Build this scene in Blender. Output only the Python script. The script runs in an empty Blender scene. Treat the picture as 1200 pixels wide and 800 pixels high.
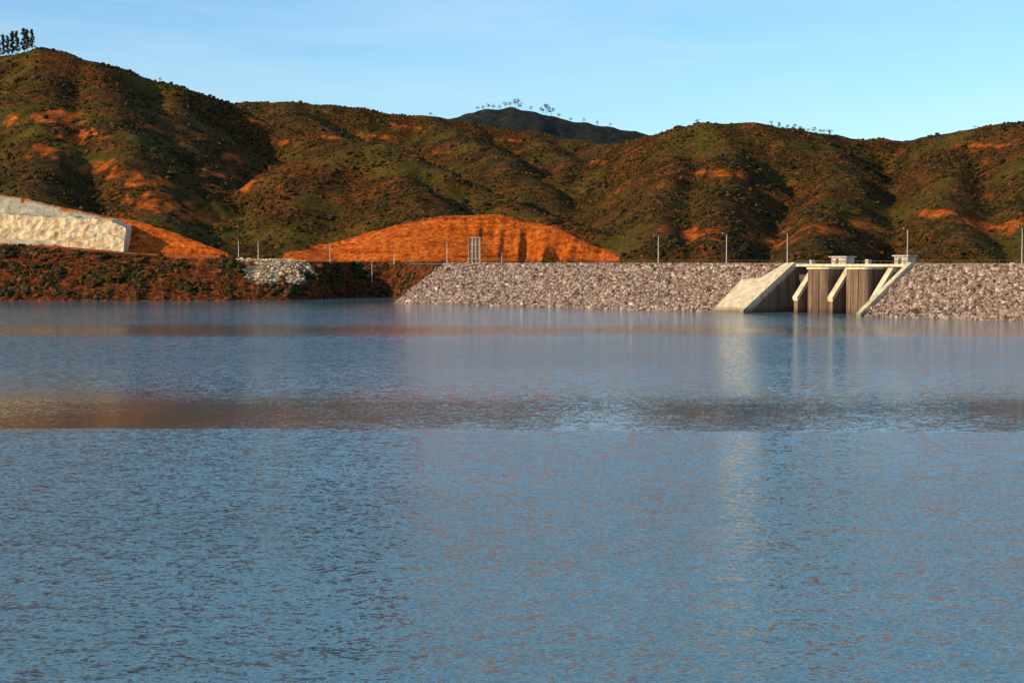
import bpy, math, numpy as np
from mathutils import Vector
rng=np.random.default_rng(7)
scene=bpy.context.scene
F=2000.0; HZ=306.0; CH=18.0
def P(u,v,d): return np.array([(u-600)/F*d, d, CH+(HZ-v)/F*d])

# ---------------- helpers ----------------
def link(o): scene.collection.objects.link(o); return o
def np_mesh(name,verts,faces,mat=None,smooth=False):
    verts=np.asarray(verts,dtype=np.float32); faces=np.asarray(faces,dtype=np.int32)
    k=faces.shape[1]; me=bpy.data.meshes.new(name)
    me.vertices.add(len(verts)); me.vertices.foreach_set('co',verts.ravel())
    me.loops.add(faces.size); me.loops.foreach_set('vertex_index',faces.ravel())
    me.polygons.add(len(faces)); me.polygons.foreach_set('loop_start',np.arange(0,faces.size,k,dtype=np.int32))
    me.polygons.foreach_set('use_smooth',np.full(len(faces),smooth,dtype=bool))
    me.update(calc_edges=True); me.validate()
    o=bpy.data.objects.new(name,me)
    if mat: me.materials.append(mat)
    return link(o)
def py_mesh(name,verts,faces,mat=None,parent=None):
    me=bpy.data.meshes.new(name); me.from_pydata([tuple(map(float,v)) for v in verts],[],faces); me.update()
    o=bpy.data.objects.new(name,me)
    if mat: me.materials.append(mat)
    link(o)
    if parent: o.parent=parent
    return o
def empty(name):
    return link(bpy.data.objects.new(name,None))
class B:
    """mesh accumulator"""
    def __init__(s): s.v=[]; s.f=[]
    def add(s,v,f):
        n=len(s.v); s.v+= [tuple(map(float,p)) for p in v]; s.f+=[tuple(i+n for i in q) for q in f]
    def make(s,name,mat,parent=None): return py_mesh(name,s.v,s.f,mat,parent)

_perms={}
def perlin(x,y,seed=0):
    if seed not in _perms:
        r=np.random.default_rng(seed+100); _perms[seed]=(r.permutation(256),r.random(256)*2*np.pi)
    p,ang=_perms[seed]
    xi=np.floor(x).astype(int); yi=np.floor(y).astype(int); fx=x-xi; fy=y-yi
    def g(ix,iy,dx,dy):
        a=ang[p[(p[ix&255]+iy)&255]]; return np.cos(a)*dx+np.sin(a)*dy
    u=fx*fx*fx*(fx*(fx*6-15)+10); w=fy*fy*fy*(fy*(fy*6-15)+10)
    a=g(xi,yi,fx,fy); b=g(xi+1,yi,fx-1,fy); c=g(xi,yi+1,fx,fy-1); d=g(xi+1,yi+1,fx-1,fy-1)
    return ((a*(1-u)+b*u)*(1-w)+(c*(1-u)+d*u)*w)*1.4
def fbm(x,y,seed=0,o=4):
    r=0;a=1;t=0
    for i in range(o):
        r=r+a*perlin(x*2**i,y*2**i,seed+i); t+=a; a*=.5
    return r/t
def sstep(a,b,x):
    t=np.clip((x-a)/(b-a),0,1); return t*t*(3-2*t)

# ---------------- terrain ----------------
R=[]
def ridge(pts,slope=.5,rad=14,gul=.3,glen=55): R.append((np.array([P(*p) for p in pts]),slope,rad,gul,glen))
ridge([(-900,20,1400),(-400,45,1350),(-100,76,1350),(0,73,1320),(55,64,1300),(110,74,1300),(190,101,1320),(262,121,1350),(330,150,1330),(400,175,1250)],.62,12)
ridge([(55,66,1300),(55,130,1150),(50,190,1010),(40,222,950)],.6)
ridge([(120,78,1300),(135,140,1130),(165,205,1000),(180,255,940)],.68)
ridge([(195,104,1320),(205,150,1190),(232,205,1080),(258,262,985),(275,296,930)],.68)
ridge([(-150,80,1350),(-120,140,1150),(-110,215,960)],.55)
ridge([(180,140,1700),(265,124,1620),(340,122,1600),(430,129,1620),(500,138,1620),(560,148,1640),(640,160,1650),(700,170,1600),(750,170,1450)],.6,14)
ridge([(340,127,1600),(370,150,1400),(410,168,1230),(450,174,1090)],.6)
ridge([(500,140,1620),(560,169,1420),(610,205,1240),(650,240,1120)],.68)
ridge([(620,160,1650),(660,184,1450),(700,215,1250),(720,262,1060)],.7)
ridge([(272,245,1040),(310,207,1050),(370,184,1060),(450,173,1080),(500,191,1060),(560,221,1030),(620,244,1000),(700,271,960),(765,298,905)],.62,12)
ridge([(450,176,1080),(470,215,1010),(510,246,950)],.65)
ridge([(370,186,1060),(345,235,990),(335,285,930)],.65)
ridge([(690,190,1260),(745,165,1250),(800,152,1220),(850,145,1200),(890,148,1200),(940,157,1230),(1000,164,1250),(1060,167,1260),(1120,157,1200),(1200,145,1150),(1350,125,1150),(1800,110,1150)],.72,14)
ridge([(800,156,1220),(785,205,1080),(770,250,960),(775,288,870)],.78,10)
ridge([(850,149,1200),(850,200,1070),(835,255,940),(840,296,850)],.78,10)
ridge([(960,162,1240),(985,200,1090),(960,255,940),(945,292,850)],.8,10)
ridge([(1120,160,1200),(1105,205,1060),(1120,255,930),(1135,290,840)],.8,10)
ridge([(1200,150,1150),(1215,205,1010),(1235,262,880)],.75,10)
ridge([(1400,130,1150),(1400,205,980),(1400,262,820)],.6,12)
# far hill
ridge([(380,200,2300),(480,158,2400),(550,134,2400),(600,127,2400),(650,139,2400),(700,146,2400),(760,161,2400),(900,165,2400),(960,160,2400),(1010,166,2400),(1200,180,2400)],.3,20,.2)
# excavated faces (steep)
NK=len(R)
ridge([(340,301,935),(378,288,935),(430,276,935),(490,262,932),(535,252,928),(580,250,928),(612,257,926),(655,266,922),(680,280,918),(705,292,918),(722,304,912)],1.15,2,.38,7)
ridge([(-300,200,925),(-100,210,925),(0,226,925),(60,240,925),(150,257,920),(210,275,912),(262,294,902),(276,301,898)],1.15,2,.3,8)

def shore(x):
    dam=735-1.094*(x+48)+38
    return np.where(x<-25, np.interp(x,[-400,-240,-180,-138,-118,-104,-92,-80,-62,-26],[778,783,778,780,786,792,806,846,849,764]), np.maximum(dam,440))
def terrace(x):
    return np.interp(x,[-400,-235,-180,-150,-110,-95,-30,-15,20,240,270],[29,25.5,21.0,19.5,18.2,17.4,17.2,13,5,5,17])
def H(x,y,raw=False):
    wx=x+7*fbm(x/60,y/60,11,3); wy=y+7*fbm(x/60,y/60,21,3)
    k=2.2; acc=0
    for (pts,sl,rad,gul,gl) in R:
        bd=np.full(x.shape,1e9); bz=np.zeros(x.shape); bs=np.zeros(x.shape); s0=0
        steep=sl>1
        px,py=(x,y) if steep else (wx,wy)
        for a,b in zip(pts[:-1],pts[1:]):
            dx,dy=b[0]-a[0],b[1]-a[1]; L=math.hypot(dx,dy)
            t=np.clip(((px-a[0])*dx+(py-a[1])*dy)/(L*L),0,1)
            d=np.hypot(px-a[0]-t*dx,py-a[1]-t*dy); m=d<bd
            bd=np.where(m,d,bd); bz=np.where(m,a[2]+t*(b[2]-a[2]),bz); bs=np.where(m,s0+t*L,bs); s0+=L
        g=1+gul*perlin(bs/gl,bd/(gl*6)+3.3,int(rad))+gul*.5*perlin(bs/gl*2.3,bd/(gl*3),int(rad)+40)
        z=bz-sl*g*(np.sqrt(bd*bd+rad*rad)-rad)
        acc=acc+np.exp(np.clip(z,-60,400)/k)
    rz=k*np.log(acc+1e-12)
    T=terrace(x)
    h=np.maximum(rz,T)
    amp=sstep(25,70,h)
    h=h+amp*(5*fbm(x/70,y/70,3,4)-3.5*np.abs(perlin(x/34,y/70,8))+1.0)+.9*amp*fbm(x/14,y/20,6,3) + .6*fbm(x/9,y/9,5,3)
    q=y-shore(x)+5*fbm(x/17,y/17,31,4)
    lim=np.where(q<40,q*.62,q*2.5-75.2)
    lim=np.where(q<0,q*.5,lim)
    h=np.minimum(h,lim+1.2*fbm(x/6,y/6,35,3))
    return np.maximum(h,-6)

NU,ND=1000,760
us=np.linspace(-.56,.56,NU); ds=np.exp(np.linspace(math.log(430),math.log(3300),ND))
UU,DD=np.meshgrid(us,ds)
X=UU*DD; Y=DD.copy(); Z=H(X,Y)
idx=np.arange(NU*ND).reshape(ND,NU)
faces=np.stack([idx[:-1,:-1],idx[:-1,1:],idx[1:,1:],idx[1:,:-1]],-1).reshape(-1,4)

def hit(u,v):
    d=np.linspace(700,2900,1500); p=np.array([P(u,v,a) for a in d])
    h=H(p[:,0],p[:,1]); m=np.nonzero(h>=p[:,2])[0]
    i=m[0] if len(m) else len(d)-1
    return p[i]

# soil masks
Kp=R[NK][0]; Lp=R[NK+1][0]
kz=np.interp(X,Kp[:,0],Kp[:,2],left=0,right=0); ky=np.interp(X,Kp[:,0],Kp[:,1])
ew=fbm(X/7,Y/7,51,3)
orange=((Y<ky+2+3*ew)&(Y>ky-45)&(Z<kz+1.5)&(Z>17.8)&(X>Kp[0,0])&(X<Kp[-1,0])).astype(float)
lz=np.interp(X,Lp[:,0],Lp[:,2],right=0); ly=np.interp(X,Lp[:,0],Lp[:,1])
left=((Y<ly+3+3*ew)&(Y>ly-95)&(Z<lz+1.8)&(X<Lp[-1,0]+2)&(Z>terrace(X)-.9))
cream=(left&(X<-222+4*ew)&(Z<lz-1.2+1.0*ew)&(Z>terrace(X)+1)).astype(float)
orange=np.maximum(orange,left*1.0)
for (u,v,rx,rz_,st) in [(72,140,17,12,1),(98,160,15,8,1),(55,178,12,7,.9),(120,195,14,6,.8),(165,213,20,5,1),(195,238,22,7,1.1),(230,255,15,6,1),(250,203,12,4,1),(292,215,14,5,1),(270,185,9,5,.8),(400,163,26,2.5,1),(440,160,18,2,1),(110,158,5,3,1),(845,203,20,2.5,.9),(815,275,16,4,1),(960,268,24,3,.9),(1150,172,24,1.8,.9),(1010,265,14,3,.9),(310,145,10,2,.8),(700,190,10,2,.7),(20,140,8,6,.9),(590,165,20,1.5,.8),(335,170,8,3,.8),(1090,250,9,3,.8),(520,180,12,1.8,.8),(1160,268,24,6,.9),(905,285,24,4,.8),(480,150,20,2,.7),(180,150,9,4,.7)]:
    c=hit(u,v); q=((X-c[0]+5*fbm(X/9,Y/20,63,2))/rx)**2+((Z-c[2]+.12*(X-c[0]))/rz_)**2+((Y-c[1])/45)**2
    orange=np.maximum(orange,np.clip(.9-q+2.8*fbm(X/7,Y/15,61,4),0,1)*.9*st*(q<2.6))
bank=((Y<shore(X)+52)&(Z<terrace(X)-.8)&(X<-20)).astype(float)
white=np.clip(1.3-((X+113)/14)**2-((Y-815)/20)**2+2.4*ew,0,1)*(Z>7)
far=sstep(1850,2000,Y)
road=((np.abs(Y-(shore(X)+62))<4)&(X<-30)&(Z<terrace(X)+1.2)).astype(float)

def nodes(name):
    m=bpy.data.materials.new(name); m.use_nodes=True; nt=m.node_tree; nt.nodes.clear()
    out=nt.nodes.new('ShaderNodeOutputMaterial'); bs=nt.nodes.new('ShaderNodeBsdfPrincipled')
    nt.links.new(bs.outputs[0],out.inputs[0]); return m,nt,bs
def N(nt,t,**kw):
    n=nt.nodes.new(t)
    for k,v in kw.items():
        setattr(n,k,v)
    return n
def mixc(nt,fac,a,b,mode='MIX'):
    n=nt.nodes.new('ShaderNodeMix'); n.data_type='RGBA'; n.blend_type=mode
    for sock,val in ((n.inputs[0],fac),(n.inputs[6],a),(n.inputs[7],b)):
        if isinstance(val,(int,float)): sock.default_value=val
        elif isinstance(val,tuple): sock.default_value=(*val,1)
        else: nt.links.new(val,sock)
    return n.outputs[2]
def ramp(nt,src,stops):
    n=nt.nodes.new('ShaderNodeValToRGB'); cr=n.color_ramp
    while len(cr.elements)<len(stops): cr.elements.new(.5)
    for e,(p,c) in zip(cr.elements,stops):
        e.position=p; e.color=(*c,1) if isinstance(c,tuple) else (c,c,c,1)
    nt.links.new(src,n.inputs[0]); return n.outputs[0]
def noise(nt,vec,scale,detail=4,rough=.55,dist=0):
    n=N(nt,'ShaderNodeTexNoise'); n.inputs['Scale'].default_value=scale; n.inputs['Detail'].default_value=detail
    n.inputs['Roughness'].default_value=rough; n.inputs['Distortion'].default_value=dist
    nt.links.new(vec,n.inputs['Vector']); return n
def mapv(nt,vec,sc,rot=(0,0,0)):
    n=N(nt,'ShaderNodeMapping'); n.inputs['Scale'].default_value=sc; n.inputs['Rotation'].default_value=rot
    nt.links.new(vec,n.inputs[0]); return n.outputs[0]
def attr(nt,name):
    n=N(nt,'ShaderNodeAttribute'); n.attribute_name=name; return n.outputs['Fac']
def bump(nt,h,bs,st,dist):
    b=N(nt,'ShaderNodeBump'); b.inputs['Strength'].default_value=st; b.inputs['Distance'].default_value=dist
    nt.links.new(h,b.inputs['Height']); nt.links.new(b.outputs[0],bs.inputs['Normal'])

tm,nt,bs=nodes('hillside'); pos=N(nt,'ShaderNodeNewGeometry').outputs['Position']
big=noise(nt,pos,.012,4).outputs[0]; mid=noise(nt,pos,.07,6,.65).outputs[0]; fine=noise(nt,pos,.45,5,.7).outputs[0]
c=ramp(nt,big,[(.38,(.075,.068,.011)),(.5,(.13,.062,.013)),(.62,(.23,.058,.016))])
c2=ramp(nt,mid,[(.36,(.028,.022,.005)),(.5,(.12,.058,.012)),(.66,(.38,.110,.028))])
c=mixc(nt,.6,c,c2)
c=mixc(nt,ramp(nt,fine,[(.43,1.0),(.52,0.0)]),c,(.013,.009,.004))
grs=ramp(nt,noise(nt,pos,.02,3).outputs[0],[(.50,0.0),(.64,1.0)])
gm=N(nt,'ShaderNodeMath',operation='MULTIPLY'); nt.links.new(grs,gm.inputs[0]); gm.inputs[1].default_value=.5
c=mixc(nt,gm.outputs[0],c,(.13,.115,.016))
strz=noise(nt,mapv(nt,pos,(.3,.3,.5)),1,7,.72).outputs[0]
och=ramp(nt,strz,[(.34,(.20,.030,.006)),(.46,(.58,.105,.012)),(.58,(.80,.20,.028)),(.72,(.85,.38,.10))])
lay=ramp(nt,noise(nt,mapv(nt,pos,(.02,.02,.45)),1,4,.6).outputs[0],[(.38,.4),(.48,1.0)])
och=mixc(nt,.6,och,lay,'MULTIPLY')
c=mixc(nt,attr(nt,'orange'),c,och)
crm=ramp(nt,noise(nt,mapv(nt,pos,(.2,.2,.5)),1,6,.7).outputs[0],[(.3,(.42,.24,.09)),(.43,(.70,.58,.36)),(.7,(.85,.76,.55))])
c=mixc(nt,attr(nt,'cream'),c,crm)
bk=ramp(nt,fine,[(.36,(.03,.013,.006)),(.5,(.13,.042,.013)),(.68,(.42,.11,.026))])
c=mixc(nt,attr(nt,'bank'),c,bk)
c=mixc(nt,attr(nt,'white'),c,ramp(nt,fine,[(.40,(.16,.09,.05)),(.52,(.62,.48,.32))]))
c=mixc(nt,attr(nt,'far'),c,ramp(nt,mid,[(.4,(.018,.024,.022)),(.65,(.05,.045,.03))]))
c=mixc(nt,attr(nt,'road'),c,(.30,.21,.13))
nt.links.new(c,bs.inputs['Base Color']); bs.inputs['Roughness'].default_value=.95; bs.inputs['Specular IOR Level'].default_value=.05
bump(nt,noise(nt,pos,.22,7,.72).outputs[0],bs,1.0,4.5)
terr=np_mesh('hills_terrain',np.stack([X,Y,Z],-1).reshape(-1,3),faces,tm,True)
for nm,a in (('orange',orange),('cream',cream),('bank',bank),('white',white),('far',far),('road',road)):
    at=terr.data.attributes.new(nm,'FLOAT','POINT'); at.data.foreach_set('value',a.ravel().astype(np.float32))

gmat,nt,bs=nodes('ground_soil'); p=N(nt,'ShaderNodeNewGeometry').outputs['Position']
nt.links.new(ramp(nt,noise(nt,p,.01,5).outputs[0],[(.35,(.05,.05,.015)),(.65,(.14,.08,.03))]),bs.inputs['Base Color'])
py_mesh('ground',[(-9000,-9000,-7),(9000,-9000,-7),(9000,9000,-7),(-9000,9000,-7)],[(0,1,2,3)],gmat)

# ---------------- water ----------------
wm,nt,bs=nodes('lake_water'); pos=N(nt,'ShaderNodeNewGeometry').outputs['Position']
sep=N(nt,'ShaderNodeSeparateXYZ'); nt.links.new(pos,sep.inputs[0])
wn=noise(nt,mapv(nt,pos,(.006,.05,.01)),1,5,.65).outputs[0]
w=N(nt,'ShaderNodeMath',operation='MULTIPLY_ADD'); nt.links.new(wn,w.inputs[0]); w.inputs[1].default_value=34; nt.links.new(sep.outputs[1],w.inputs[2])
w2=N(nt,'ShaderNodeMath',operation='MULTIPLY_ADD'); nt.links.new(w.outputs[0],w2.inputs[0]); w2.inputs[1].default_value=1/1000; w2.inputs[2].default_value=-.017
def yy(v): return 36000/(v-306)/1000
amp=ramp(nt,w2.outputs[0],[(0,1.0),(yy(600),.85),(yy(540),.6),(yy(509),.45),(yy(502),.04),(yy(472),.06),(yy(458),.25),(yy(436),.5),(yy(424),1.15),(yy(402),1.1),(yy(394),.28),(yy(386),.12),(yy(378),.4),(.62,.5),(.75,.12)])
pt=noise(nt,mapv(nt,pos,(.02,.06,1)),1,5,.7).outputs[0]
pm=ramp(nt,pt,[(.35,.72),(.65,1.2)])
am=N(nt,'ShaderNodeMath',operation='MULTIPLY'); nt.links.new(amp,am.inputs[0]); nt.links.new(pm,am.inputs[1])
f1=noise(nt,mapv(nt,pos,(1.0,1.3,1)),2.6,5,.65)
f2=noise(nt,mapv(nt,pos,(1.0,1.4,1),(0,0,.4)),.6,3,.5)
va=N(nt,'ShaderNodeMix'); va.data_type='VECTOR'; va.inputs[0].default_value=.22
nt.links.new(f1.outputs['Color'],va.inputs[4]); nt.links.new(f2.outputs['Color'],va.inputs[5])
sb=N(nt,'ShaderNodeVectorMath',operation='SUBTRACT'); nt.links.new(va.outputs[1],sb.inputs[0]); sb.inputs[1].default_value=(.5,.5,.5)
ms=N(nt,'ShaderNodeVectorMath',operation='MULTIPLY'); nt.links.new(sb.outputs[0],ms.inputs[0]); ms.inputs[1].default_value=(2.9,2.9,0)
sc=N(nt,'ShaderNodeVectorMath',operation='SCALE'); nt.links.new(ms.outputs[0],sc.inputs[0]); nt.links.new(am.outputs[0],sc.inputs['Scale'])
ad=N(nt,'ShaderNodeVectorMath',operation='ADD'); nt.links.new(sc.outputs[0],ad.inputs[0]); ad.inputs[1].default_value=(0,0,1)
nm=N(nt,'ShaderNodeVectorMath',operation='NORMALIZE'); nt.links.new(ad.outputs[0],nm.inputs[0]); nt.links.new(nm.outputs[0],bs.inputs['Normal'])
# brown hill reflection painted into the water colour along the calm bands
hill_refl=ramp(nt,w2.outputs[0],[(yy(509),0.0),(yy(500),1.0),(yy(478),.75),(yy(458),.25),(yy(448),0.0),(yy(395),0.0),(yy(388),.4),(yy(380),0.0)])
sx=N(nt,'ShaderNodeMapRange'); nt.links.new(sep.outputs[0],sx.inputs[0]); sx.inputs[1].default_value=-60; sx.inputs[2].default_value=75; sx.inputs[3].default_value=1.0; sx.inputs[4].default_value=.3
sm=N(nt,'ShaderNodeMath',operation='MULTIPLY'); nt.links.new(hill_refl,sm.inputs[0]); nt.links.new(sx.outputs[0],sm.inputs[1])
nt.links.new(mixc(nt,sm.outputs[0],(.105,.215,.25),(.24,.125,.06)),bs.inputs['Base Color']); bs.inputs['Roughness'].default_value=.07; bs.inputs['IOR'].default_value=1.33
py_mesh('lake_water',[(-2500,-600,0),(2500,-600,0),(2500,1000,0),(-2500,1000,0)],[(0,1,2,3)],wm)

# ---------------- rocks / shrubs generators ----------------
ph=(1+5**.5)/2
ICO=np.array([(-1,ph,0),(1,ph,0),(-1,-ph,0),(1,-ph,0),(0,-1,ph),(0,1,ph),(0,-1,-ph),(0,1,-ph),(ph,0,-1),(ph,0,1),(-ph,0,-1),(-ph,0,1)])/math.sqrt(1+ph*ph)
IF=np.array([(0,11,5),(0,5,1),(0,1,7),(0,7,10),(0,10,11),(1,5,9),(5,11,4),(11,10,2),(10,7,6),(7,1,8),(3,9,4),(3,4,2),(3,2,6),(3,6,8),(3,8,9),(4,9,5),(2,4,11),(6,2,10),(8,6,7),(9,8,1)])
def blobs(name,cent,size,mat,jit=.3,squash=(1,1,.75)):
    n=len(cent); v=ICO[None]*(1+jit*rng.uniform(-1,1,(n,12,1)))
    a=rng.uniform(0,6.28,n); ca,sa=np.cos(a)[:,None],np.sin(a)[:,None]
    b=rng.uniform(-.6,.6,n) if jit>.35 else np.zeros(n); cb,sb_=np.cos(b)[:,None],np.sin(b)[:,None]
    asp=rng.uniform(.75,1.3,(n,1,3))*np.array(squash)[None,None]
    v=v*asp; x,y,z=v[...,0],v[...,1],v[...,2]
    y,z=y*cb-z*sb_,y*sb_+z*cb; x,y=x*ca-y*sa,x*sa+y*ca
    v=np.stack([x,y,z],-1)*np.asarray(size)[:,None,None]+cent[:,None]
    f=IF[None]+(np.arange(n)*12)[:,None,None]
    return np_mesh(name,v.reshape(-1,3),f.reshape(-1,3),mat)
def islmat(name,stops,rough=.95,tr=0):
    m,nt,bs=nodes(name); g=N(nt,'ShaderNodeNewGeometry')
    c=ramp(nt,g.outputs['Random Per Island'],stops)
    n=noise(nt,g.outputs['Position'],2.2,4).outputs[0]
    c=mixc(nt,.5,c,ramp(nt,n,[(.3,.45),(.7,1.0)]),'MULTIPLY')
    nt.links.new(c,bs.inputs['Base Color']); bs.inputs['Roughness'].default_value=rough; bs.inputs['Specular IOR Level'].default_value=.15
    return m
shm=islmat('shrub_foliage',[(0,(.013,.013,.004)),(.45,(.038,.034,.007)),(.75,(.075,.045,.010)),(1,(.15,.058,.016))])
area=(DD*DD); wgt=area*(Z>19)*(orange<.1)*(DD<1800)*(np.abs(UU)<.40)*(road<.5)
dens=np.clip(.4+2.2*fbm(X/45,Y/45,71,4),.05,1.5); wgt=wgt*dens
wf=wgt.ravel()/wgt.sum(); pick=rng.choice(wf.size,70000,p=wf)
jx=rng.uniform(-1.2,1.2,(len(pick),2)); c=np.stack([X.ravel()[pick]+jx[:,0],Y.ravel()[pick]+jx[:,1],Z.ravel()[pick]],-1)
sz=rng.gamma(2.0,.27,len(pick))+.2; c[:,2]+=sz*.1
blobs('hillside_shrubs',c,sz,shm,.34)
wb=(DD*DD)*(bank>0)*(Z>1.0)*(np.abs(UU)<.4)*(white<.2)*np.clip(.2+2.8*fbm(X/14,Y/12,77,3),.02,2); wb=wb.ravel()/wb.sum()
pick=rng.choice(wb.size,9000,p=wb); c=np.stack([X.ravel()[pick],Y.ravel()[pick],Z.ravel()[pick]],-1); sz=rng.gamma(2.0,.26,len(pick))+.15; c[:,2]+=sz*.2
blobs('shore_shrubs',c,sz,islmat('shore_foliage',[(0,(.012,.014,.004)),(.5,(.045,.038,.009)),(.8,(.10,.045,.012)),(1,(.24,.065,.018))]),.34)
wk=(DD*DD)*(white>.3)*(Z>6); 
if wk.sum()>0:
    wk=wk.ravel()/wk.sum(); pick=rng.choice(wk.size,1600,p=wk); c=np.stack([X.ravel()[pick],Y.ravel()[pick],Z.ravel()[pick]],-1); c[:,:2]+=rng.uniform(-.5,.5,(1600,2))
    blobs('pale_rubble',c,rng.gamma(3,.11,1600)+.12,islmat('limestone_rubble',[(0,(.28,.16,.07)),(.5,(.62,.44,.25)),(1,(.78,.63,.42))]),.38)

# ---------------- dam ----------------
A=np.array([.675,-.738]); Nn=np.array([-.738,-.675]); B0=np.array([-48.,735.]); W=28.5; CR=17.0
C0=B0-Nn*W
def D(s,t,z): q=C0+A*s+Nn*t; return (q[0],q[1],z)
def fz(t): return CR*(1-t/W)
def prism(b,s0,s1,poly,):
    n=len(poly); v=[D(s0,t,z) for t,z in poly]+[D(s1,t,z) for t,z in poly]
    f=[tuple(range(n)),tuple(range(2*n-1,n-1,-1))]+[(i,i+n,(i+1)%n+n,(i+1)%n) for i in range(n)]
    b.add(v,f)
def box(b,s0,s1,t0,t1,z0,z1): prism(b,s0,s1,[(t0,z0),(t1,z0),(t1,z1),(t0,z1)])

def concrete(name,lo,hi,streak=True,sc=.5,wl_=True):
    m,nt,bs=nodes(name); p=N(nt,'ShaderNodeNewGeometry').outputs['Position']
    a=noise(nt,mapv(nt,p,(1,1,.12) if streak else (1,1,1)),sc,6,.65).outputs[0]
    c=ramp(nt,a,[(.32,lo),(.6,hi)])
    c=mixc(nt,.5,c,ramp(nt,noise(nt,p,2.5,4).outputs[0],[(.3,.6),(.7,1.0)]),'MULTIPLY')
    sp=N(nt,'ShaderNodeSeparateXYZ'); nt.links.new(p,sp.inputs[0])
    wl=N(nt,'ShaderNodeMapRange'); nt.links.new(sp.outputs[2],wl.inputs[0]); wl.inputs[1].default_value=.6; wl.inputs[2].default_value=2.2; wl.inputs[3].default_value=.75; wl.inputs[4].default_value=0
    c=mixc(nt,wl.outputs[0],c,(.07,.045,.025))
    nt.links.new(c,bs.inputs['Base Color']); bs.inputs['Roughness'].default_value=.85
    bump(nt,noise(nt,p,3,4).outputs[0],bs,.3,.1); return m
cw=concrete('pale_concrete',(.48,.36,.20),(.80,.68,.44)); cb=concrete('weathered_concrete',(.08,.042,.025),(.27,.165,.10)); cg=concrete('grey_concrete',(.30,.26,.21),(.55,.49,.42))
rk=islmat('riprap_rock',[(0,(.09,.05,.035)),(.3,(.25,.165,.12)),(.7,(.38,.275,.21)),(.93,(.52,.40,.32)),(1,(.75,.63,.52))],.9)
core=concrete('dam_core_rubble',(.05,.03,.02),(.14,.09,.06),False)
asph,nt,bs=nodes('crest_asphalt'); nt.links.new(ramp(nt,noise(nt,N(nt,'ShaderNodeNewGeometry').outputs['Position'],3).outputs[0],[(.3,(.04,.04,.04)),(.7,(.07,.065,.06))]),bs.inputs['Base Color'])
steel,nt,bs=nodes('galvanised_steel'); nt.links.new(ramp(nt,noise(nt,N(nt,'ShaderNodeNewGeometry').outputs['Position'],4).outputs[0],[(.3,(.42,.39,.34)),(.7,(.6,.56,.50))]),bs.inputs['Base Color']); bs.inputs['Roughness'].default_value=.5; bs.inputs['Metallic'].default_value=.3
rust,nt,bs=nodes('gate_steel'); nt.links.new(ramp(nt,noise(nt,N(nt,'ShaderNodeNewGeometry').outputs['Position'],1.2).outputs[0],[(.35,(.03,.02,.015)),(.65,(.11,.06,.04))]),bs.inputs['Base Color']); bs.inputs['Roughness'].default_value=.6

dam=empty('rockfill_dam')
b=B()
sec=[(-36,-6),(-8,CR-.4),(0,CR-.4),(W,-.4),(W+4,-3),(W+4,-6)]
prism(b,-6,190,sec); prism(b,240,430,sec)
prism(b,190.01,239.99,[(-36,-6),(-8,9),(-6,9),(-6,-6)])
b.make('embankment',core,dam)
b=B(); box(b,-30,190,-7.2,-.6,CR-.39,CR+.05); box(b,240,430,-7.2,-.6,CR-.39,CR+.05); b.make('crest_road',asph,dam)
n=48000; s=rng.uniform(-5,345,n); t=rng.uniform(-.3,W+1.5,n)
le=np.where(t>9,173.5+3*(t-9)/19.5,184.0); keep=~((s>le)&(s<240.8)); s,t=s[keep],t[keep]
q=C0[None]+A[None]*s[:,None]+Nn[None]*t[:,None]
wob=.35*fbm(s/9,t/6,81,3)
sz=rng.gamma(3.2,.10,len(s))+.18; c=np.column_stack([q,CR*(1-t/W)-.4+wob+rng.uniform(-.15,.2,len(s))])
r=blobs('riprap',c,sz,rk,.38,(1,1,.8)); r.parent=dam
b=B()
for s0,s1 in ((-4,189),(241,430)):
    box(b,s0,s1,-.55,-.2,CR-.4,CR+.35)
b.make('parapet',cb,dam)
b=B()
for s0 in list(np.arange(-4,189,3.2))+list(np.arange(241,345,3.2)):
    box(b,s0,s0+.14,-.45,-.31,CR+.35,CR+1.35)
box(b,-4,189,-.43,-.35,CR+1.27,CR+1.35); box(b,241,430,-.43,-.35,CR+1.27,CR+1.35)
b.make('railing',rust,dam)

sp=empty('spillway')
def slab(b,pts,lift,th):
    n=len(pts); top=[D(s,t,fz(t)+lift) for s,t in pts]; bot=[D(s,t,fz(t)+lift-th) for s,t in pts]
    b.add(top+bot,[tuple(range(n)),tuple(range(2*n-1,n-1,-1))]+[(i,(i+1)%n,(i+1)%n+n,i+n) for i in range(n)])
b=B(); slab(b,[(176.5,29.5),(174.5,10.5),(182.5,9.5),(186.5,.5),(190,.5),(190,29.5)],.7,2.5)
prism(b,190.003,191.6,[(-6,CR+.6),(1.5,CR+.6),(29.8,1.1),(29.8,-3),(-6,-3)])
prism(b,239.2,241.0,[(-6,CR+.6),(1.5,CR+.6),(29.8,1.1),(29.8,-3),(-6,-3)])
b.make('wing_walls',cw,sp)
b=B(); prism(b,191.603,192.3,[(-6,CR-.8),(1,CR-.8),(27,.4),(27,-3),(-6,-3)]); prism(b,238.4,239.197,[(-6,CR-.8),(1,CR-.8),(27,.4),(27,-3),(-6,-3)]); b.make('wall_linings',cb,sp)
def pier(b,s0,s1,t0,t1,z0,z1,k=9):
    c=(s0+s1)/2; h=(s1-s0)/2; poly=[(s0,t0),(s1,t0)]
    for i in range(k+1):
        a=math.pi*i/k; poly.append((c+h*math.cos(a),t1+h*.62*math.sin(a)))
    n=len(poly); b.add([D(s,t,z0) for s,t in poly]+[D(s,t,z1) for s,t in poly],[tuple(range(n)),tuple(range(2*n-1,n-1,-1))]+[(i,(i+1)%n,(i+1)%n+n,i+n) for i in range(n)])
b=B()
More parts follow.
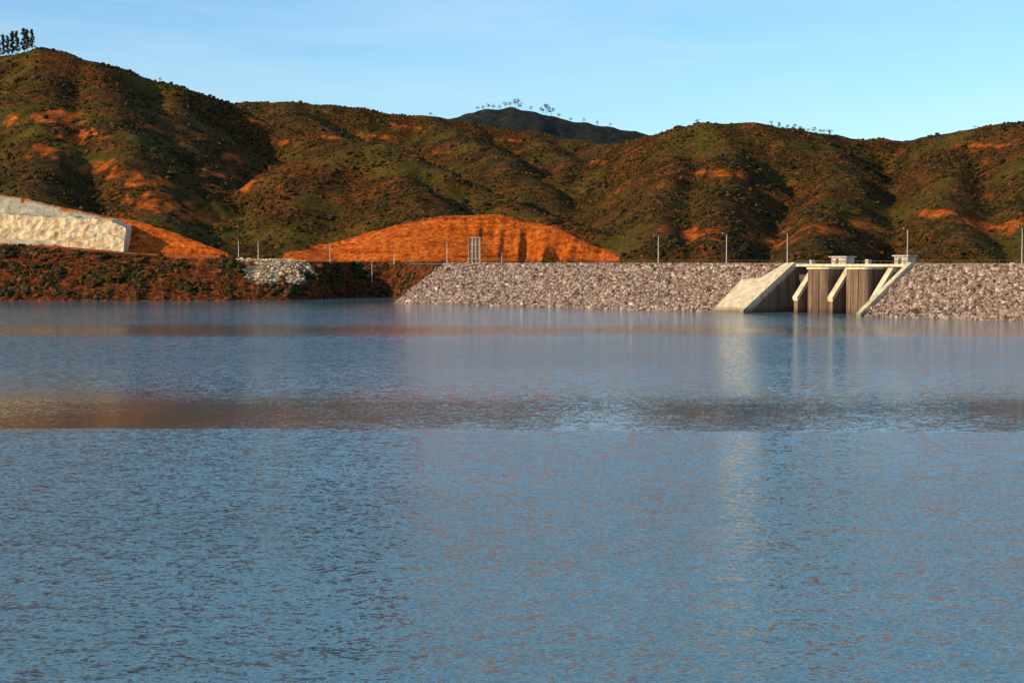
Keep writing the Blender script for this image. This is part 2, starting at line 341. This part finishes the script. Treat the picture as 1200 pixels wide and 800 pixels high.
for s0,s1 in ((203,212.5),(219.5,229)):
    pier(b,s0,s1,-6,8,-3,15.2)
    for z in (3.6,7.4,11.2): pier(b,s0-.08,s1+.08,-6,8.05,z,z+.16)
    for k_ in (.35,.66):
        q0=s0+(s1-s0)*k_; box(b,q0,q0+.25,9,11.1,-3,15.19)
FINS=(200.4,215.4,233.0)
for s0 in FINS: prism(b,s0,s0+1.6,[(-6,15.1),(3,15.1),(13,5.2),(13,-3),(-6,-3)])
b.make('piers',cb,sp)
b=B()
for s0,s1 in ((203,212.5),(219.5,229)):
    pier(b,s0-.3,s1+.3,-6,8.3,15.203,15.9)
for s0 in FINS:
    prism(b,s0-.25,s0+1.85,[(-2,15.7),(3.3,15.7),(13.6,5.4),(13.1,4.2),(3,14.3),(-2,14.3)])
box(b,191.7,238.9,-7,1.2,16.1,17.0)
b.make('pier_caps_and_deck',cw,sp)
b=B()
for s0,s1 in ((192.4,200.3),(212.6,215.3),(217.1,219.4),(229.1,232.9),(234.7,238.3)):
    box(b,s0,s1,0,.8,-3,13.2)
    for z in (1.5,4,6.5,9,11.5): box(b,s0+.2,s1-.2,.81,1.2,z,z+.35)
b.make('gates',rust,sp)
b=B()
box(b,207,213.5,-4,.6,17.003,19.3); box(b,206.4,214.1,-4.6,1.2,19.303,19.75)
box(b,233.4,238.8,-4,.6,17.003,19.6); box(b,232.8,239.4,-4.6,1.2,19.603,20.05)
box(b,197,198.2,-2,.2,17.003,18.4); box(b,221,222.4,-2,.2,17.003,18.6)
b.make('hoist_houses',cg,sp)
b=B()
box(b,209,210.2,.601,.66,17.1,18.9); box(b,235,236.2,.601,.66,17.1,19.1)
for s0 in np.arange(192,239,2.4): box(b,s0,s0+.12,1.0,1.12,17.003,18.1)
box(b,191.7,238.9,1.02,1.1,18.0,18.12)
b.make('doors_and_handrail',rust,sp)

# ---------------- street lamps ----------------
def cyl(b,p0,p1,r0,r1,k=8):
    p0=Vector(p0);p1=Vector(p1);d=(p1-p0).normalized(); u=d.orthogonal().normalized(); w=d.cross(u)
    v=[p0+(u*math.cos(6.283*i/k)+w*math.sin(6.283*i/k))*r0 for i in range(k)]+[p1+(u*math.cos(6.283*i/k)+w*math.sin(6.283*i/k))*r1 for i in range(k)]
    b.add(v,[(i,(i+1)%k,(i+1)%k+k,i+k) for i in range(k)]+[tuple(range(k-1,-1,-1)),tuple(range(k,2*k))])
def lamp(x,y,z,h,dx=1,dy=0):
    b=B(); cyl(b,(x,y,z-.5),(x,y,z+.5),.3,.26); cyl(b,(x,y,z+.5),(x,y,z+h),.19,.12)
    cyl(b,(x,y,z+h-.1),(x+dx*1.6,y+dy*1.6,z+h+.35),.08,.06)
    px,py=x+dx*1.5,y+dy*1.5; w=.25
    vs=[(px+dx*a-dy*c_,py+dy*a+dx*c_,z+h+zz) for zz in (.25,.45) for a,c_ in ((0,-w),(1.1,-w*.7),(1.1,w*.7),(0,w))]
    b.add(vs,[(3,2,1,0),(4,5,6,7),(0,1,5,4),(1,2,6,5),(2,3,7,6),(3,0,4,7)])
    b.make('street_lamp',steel)
for s0,h in ((117,10.8),(152,11.2),(181,11.3),(233,11.8),(277,11.8),(326,11)):
    p=D(s0,-7.6,0); lamp(p[0],p[1],CR,h,*Nn)
for u,d,h in ((588,800,10),(524,830,10),(436,860,10),(387,870,9.5),(303,850,9),(280,845,9),(462,872,6),(610,820,7)):
    x=(u-600)/F*d; z=float(H(np.array([x]),np.array([float(d)]))[0]); lamp(x,d,z,h,0,-1)

# control tower in front of the excavated face
ct=empty('control_tower'); x0=(556-600)/F*860
def wbox(b,x0,x1,y0,y1,z0,z1): b.add([(x0,y0,z0),(x1,y0,z0),(x1,y1,z0),(x0,y1,z0),(x0,y0,z1),(x1,y0,z1),(x1,y1,z1),(x0,y1,z1)],[(3,2,1,0),(4,5,6,7),(0,1,5,4),(1,2,6,5),(2,3,7,6),(3,0,4,7)])
b=B(); wbox(b,x0-2.6,x0+2.6,858.5,864,15,29.5); b.make('shaft',concrete('ochre_concrete',(.32,.15,.06),(.55,.30,.14)),ct)
b=B(); wbox(b,x0-3.2,x0+3.2,857.7,864.3,29.503,29.9)
for dx in (-3,-1.1,.7,2.6): wbox(b,x0+dx,x0+dx+.4,858.0,858.4,15,29.5)
for z in (19,22.5,26): wbox(b,x0-2.6,x0+2.6,858.1,858.35,z,z+.3)
b.make('roof_slab_and_frame',cg,ct)
b=B(); wbox(b,x0-.6,x0+.6,858.42,858.48,15.5,18.6); b.make('door',rust,ct)
# shotcrete retaining wall on the left cut
n=90; cols=[]
xs=np.linspace(-330,-202,n)
for i,x in enumerate(xs):
    zt=np.interp(x,[-330,-270,-225,-210,-202],[43,42.5,40.5,39,35])+1.3*float(fbm(np.array([x/7]),np.array([.3]),4,3)[0]); zb=terrace(x)-1
    row=[]
    for j in range(21):
        a=j/20; z=zb+(zt-zb)*a; y=888+ (z-zb)*.35+(1.6 if a>.55 else 0)+1.5*float(fbm(np.array([x/5]),np.array([z/3]),9,3)[0])
        row.append((x,y,z))
    row.append((x,row[-1][1]+14,zt+1)); cols.append(row)
v=[p for r_ in cols for p in r_]; m=22
f=[(i*m+j,(i+1)*m+j,(i+1)*m+j+1,i*m+j+1) for i in range(n-1) for j in range(m-1)]
v+= [(-202,902,20),( -330,902,20)]
f+=[tuple([(n-1)*m+j for j in range(m)]+[n*m]) ]
py_mesh('retaining_wall',v,f,concrete('shotcrete',(.44,.25,.09),(.86,.70,.42),True,.45))

br=B()
wbox(br,-134,-108,838,844,17.2,18.2); wbox(br,-134,-108,837.9,838.3,18.203,19.1)
for xx in (-131,-123,-115): wbox(br,xx,xx+1.2,839,843,6,17.2)
br.make('road_bridge',cw)

# ---------------- trees ----------------
bark,nt,bs=nodes('bark'); nt.links.new(ramp(nt,noise(nt,N(nt,'ShaderNodeNewGeometry').outputs['Position'],3).outputs[0],[(.3,(.03,.02,.015)),(.7,(.09,.06,.04))]),bs.inputs['Base Color'])
leaf=islmat('tree_foliage',[(0,(.012,.02,.008)),(.6,(.03,.04,.012)),(1,(.07,.07,.02))])
def trees(name,specs):
    root=empty(name); tb=B(); lv=[]
    for (x,y,z,h,kind) in specs:
        lean=rng.uniform(-.03,.03,2)*h
        cyl(tb,(x,y,z-1),(x+lean[0],y+lean[1],z+h*.95),h*.022,h*.006,6)
        cl=[]
        nb=26 if kind=='pine' else 12
        for i in range(nb):
            a=rng.uniform(0,6.28)
            if kind=='pine': f_=.18+.80*i/nb; rr=h*.10*(1.15-f_)**.6*rng.uniform(.3,1.2); cs=h*.055
            else: f_=rng.uniform(.5,.95); rr=h*.38*rng.uniform(.3,1)*math.sin(math.pi*min(1,(f_-.4)/.65)); cs=h*.12
            q0=(x+lean[0]*f_*.8,y+lean[1]*f_*.8,z+h*f_*.88); q1=(x+lean[0]*f_+rr*math.cos(a),y+lean[1]*f_+rr*math.sin(a),z+h*f_)
            cyl(tb,q0,q1,h*.008,h*.003,4); cl.append((q1,cs))
        for q1,cs in cl:
            k=38; o=rng.normal(0,1,(k,3)); o/=np.linalg.norm(o,axis=1)[:,None]; o*=(cs*rng.uniform(.2,1.1,k)**.6)[:,None]; o[:,2]*=.8
            pc=np.array(q1)+o; l=h*.022
            lv.append((pc[:,None,:]+rng.normal(0,l,(k,3,3))).reshape(-1,3))
    tb.make('trunks_and_limbs',bark,root); V=np.concatenate(lv); o=np_mesh('foliage',V,np.arange(len(V)).reshape(-1,3),leaf); o.parent=root
def onridge(u,d0,d1):
    d=np.linspace(d0,d1,160); x=(u-600)/F*d; h=H(x,d); e=(h-CH)/d; i=int(np.argmax(e)); return x[i],d[i],h[i]
S=[]
for u,hh in ((3,15),(8,18),(14,16),(19,19),(25,18),(31,20),(37,17),(42,16),(-3,17),(-12,19)):
    x,y,z=onridge(u,1200,1450); S.append((x,y+rng.uniform(-3,3),z-.8,hh,'pine'))
trees('pine_tree_row',S)
S=[]
for u,h in ((604,15),(609,12),(640,18),(646,13),(635,12),(585,8),(572,9),(560,8),(566,7),(578,8),(655,8),(700,8),(715,7),(592,10),(598,9),(622,8),(668,7),(684,7)):
    x,y,z=onridge(u,2200,2600); S.append((x,y,z-1.5,h,'b'))
trees('hilltop_trees',S)
S=[]
for u in list(np.linspace(902,972,14)+rng.uniform(-5,5,14))+[816,505,190,1140]:
    x,y,z=onridge(u,1100,1750); S.append((x,y,z-1.0,rng.uniform(2.5,6),'b'))
trees('ridge_trees',S)

# ---------------- light, sky, camera ----------------
az=Vector((-.86,-.51)).normalized(); el=math.radians(19)
sd=Vector((az.x*math.cos(el),az.y*math.cos(el),math.sin(el)))
L=bpy.data.lights.new('sun','SUN'); L.energy=5.0; L.angle=math.radians(.5); L.color=(1,.77,.47)
lo=link(bpy.data.objects.new('sun',L)); lo.rotation_euler=sd.to_track_quat('Z','Y').to_euler()
wd=bpy.data.worlds.new('World'); scene.world=wd; wd.use_nodes=True; nt=wd.node_tree; bg=nt.nodes['Background']
sky=N(nt,'ShaderNodeTexSky'); sky.sky_type='NISHITA'; sky.sun_disc=False; sky.sun_elevation=el; sky.sun_rotation=math.atan2(az.x,az.y)
sky.air_density=1.0; sky.dust_density=.3; sky.ozone_density=3.0
c=mixc(nt,1.0,sky.outputs[0],(.86,1.08,1.24),'MULTIPLY')
tc=N(nt,'ShaderNodeTexCoord').outputs['Generated']
cn=noise(nt,mapv(nt,tc,(2.2,2.2,16),(.05,.08,0)),1.6,6,.6,.4).outputs[0]
cf=ramp(nt,cn,[(.42,0.0),(.72,.4)])
c=mixc(nt,cf,c,(4.6,5.9,6.6))
nt.links.new(c,bg.inputs[0]); bg.inputs[1].default_value=.15
cam=bpy.data.cameras.new('camera'); cam.sensor_width=36; cam.lens=60; cam.clip_end=20000; cam.clip_start=.5
co=link(bpy.data.objects.new('camera',cam)); co.location=(0,0,CH); co.rotation_euler=(math.radians(90)-math.atan(94/F),0,0); scene.camera=co
scene.view_settings.view_transform='Standard'; scene.view_settings.look='None'; scene.view_settings.exposure=0
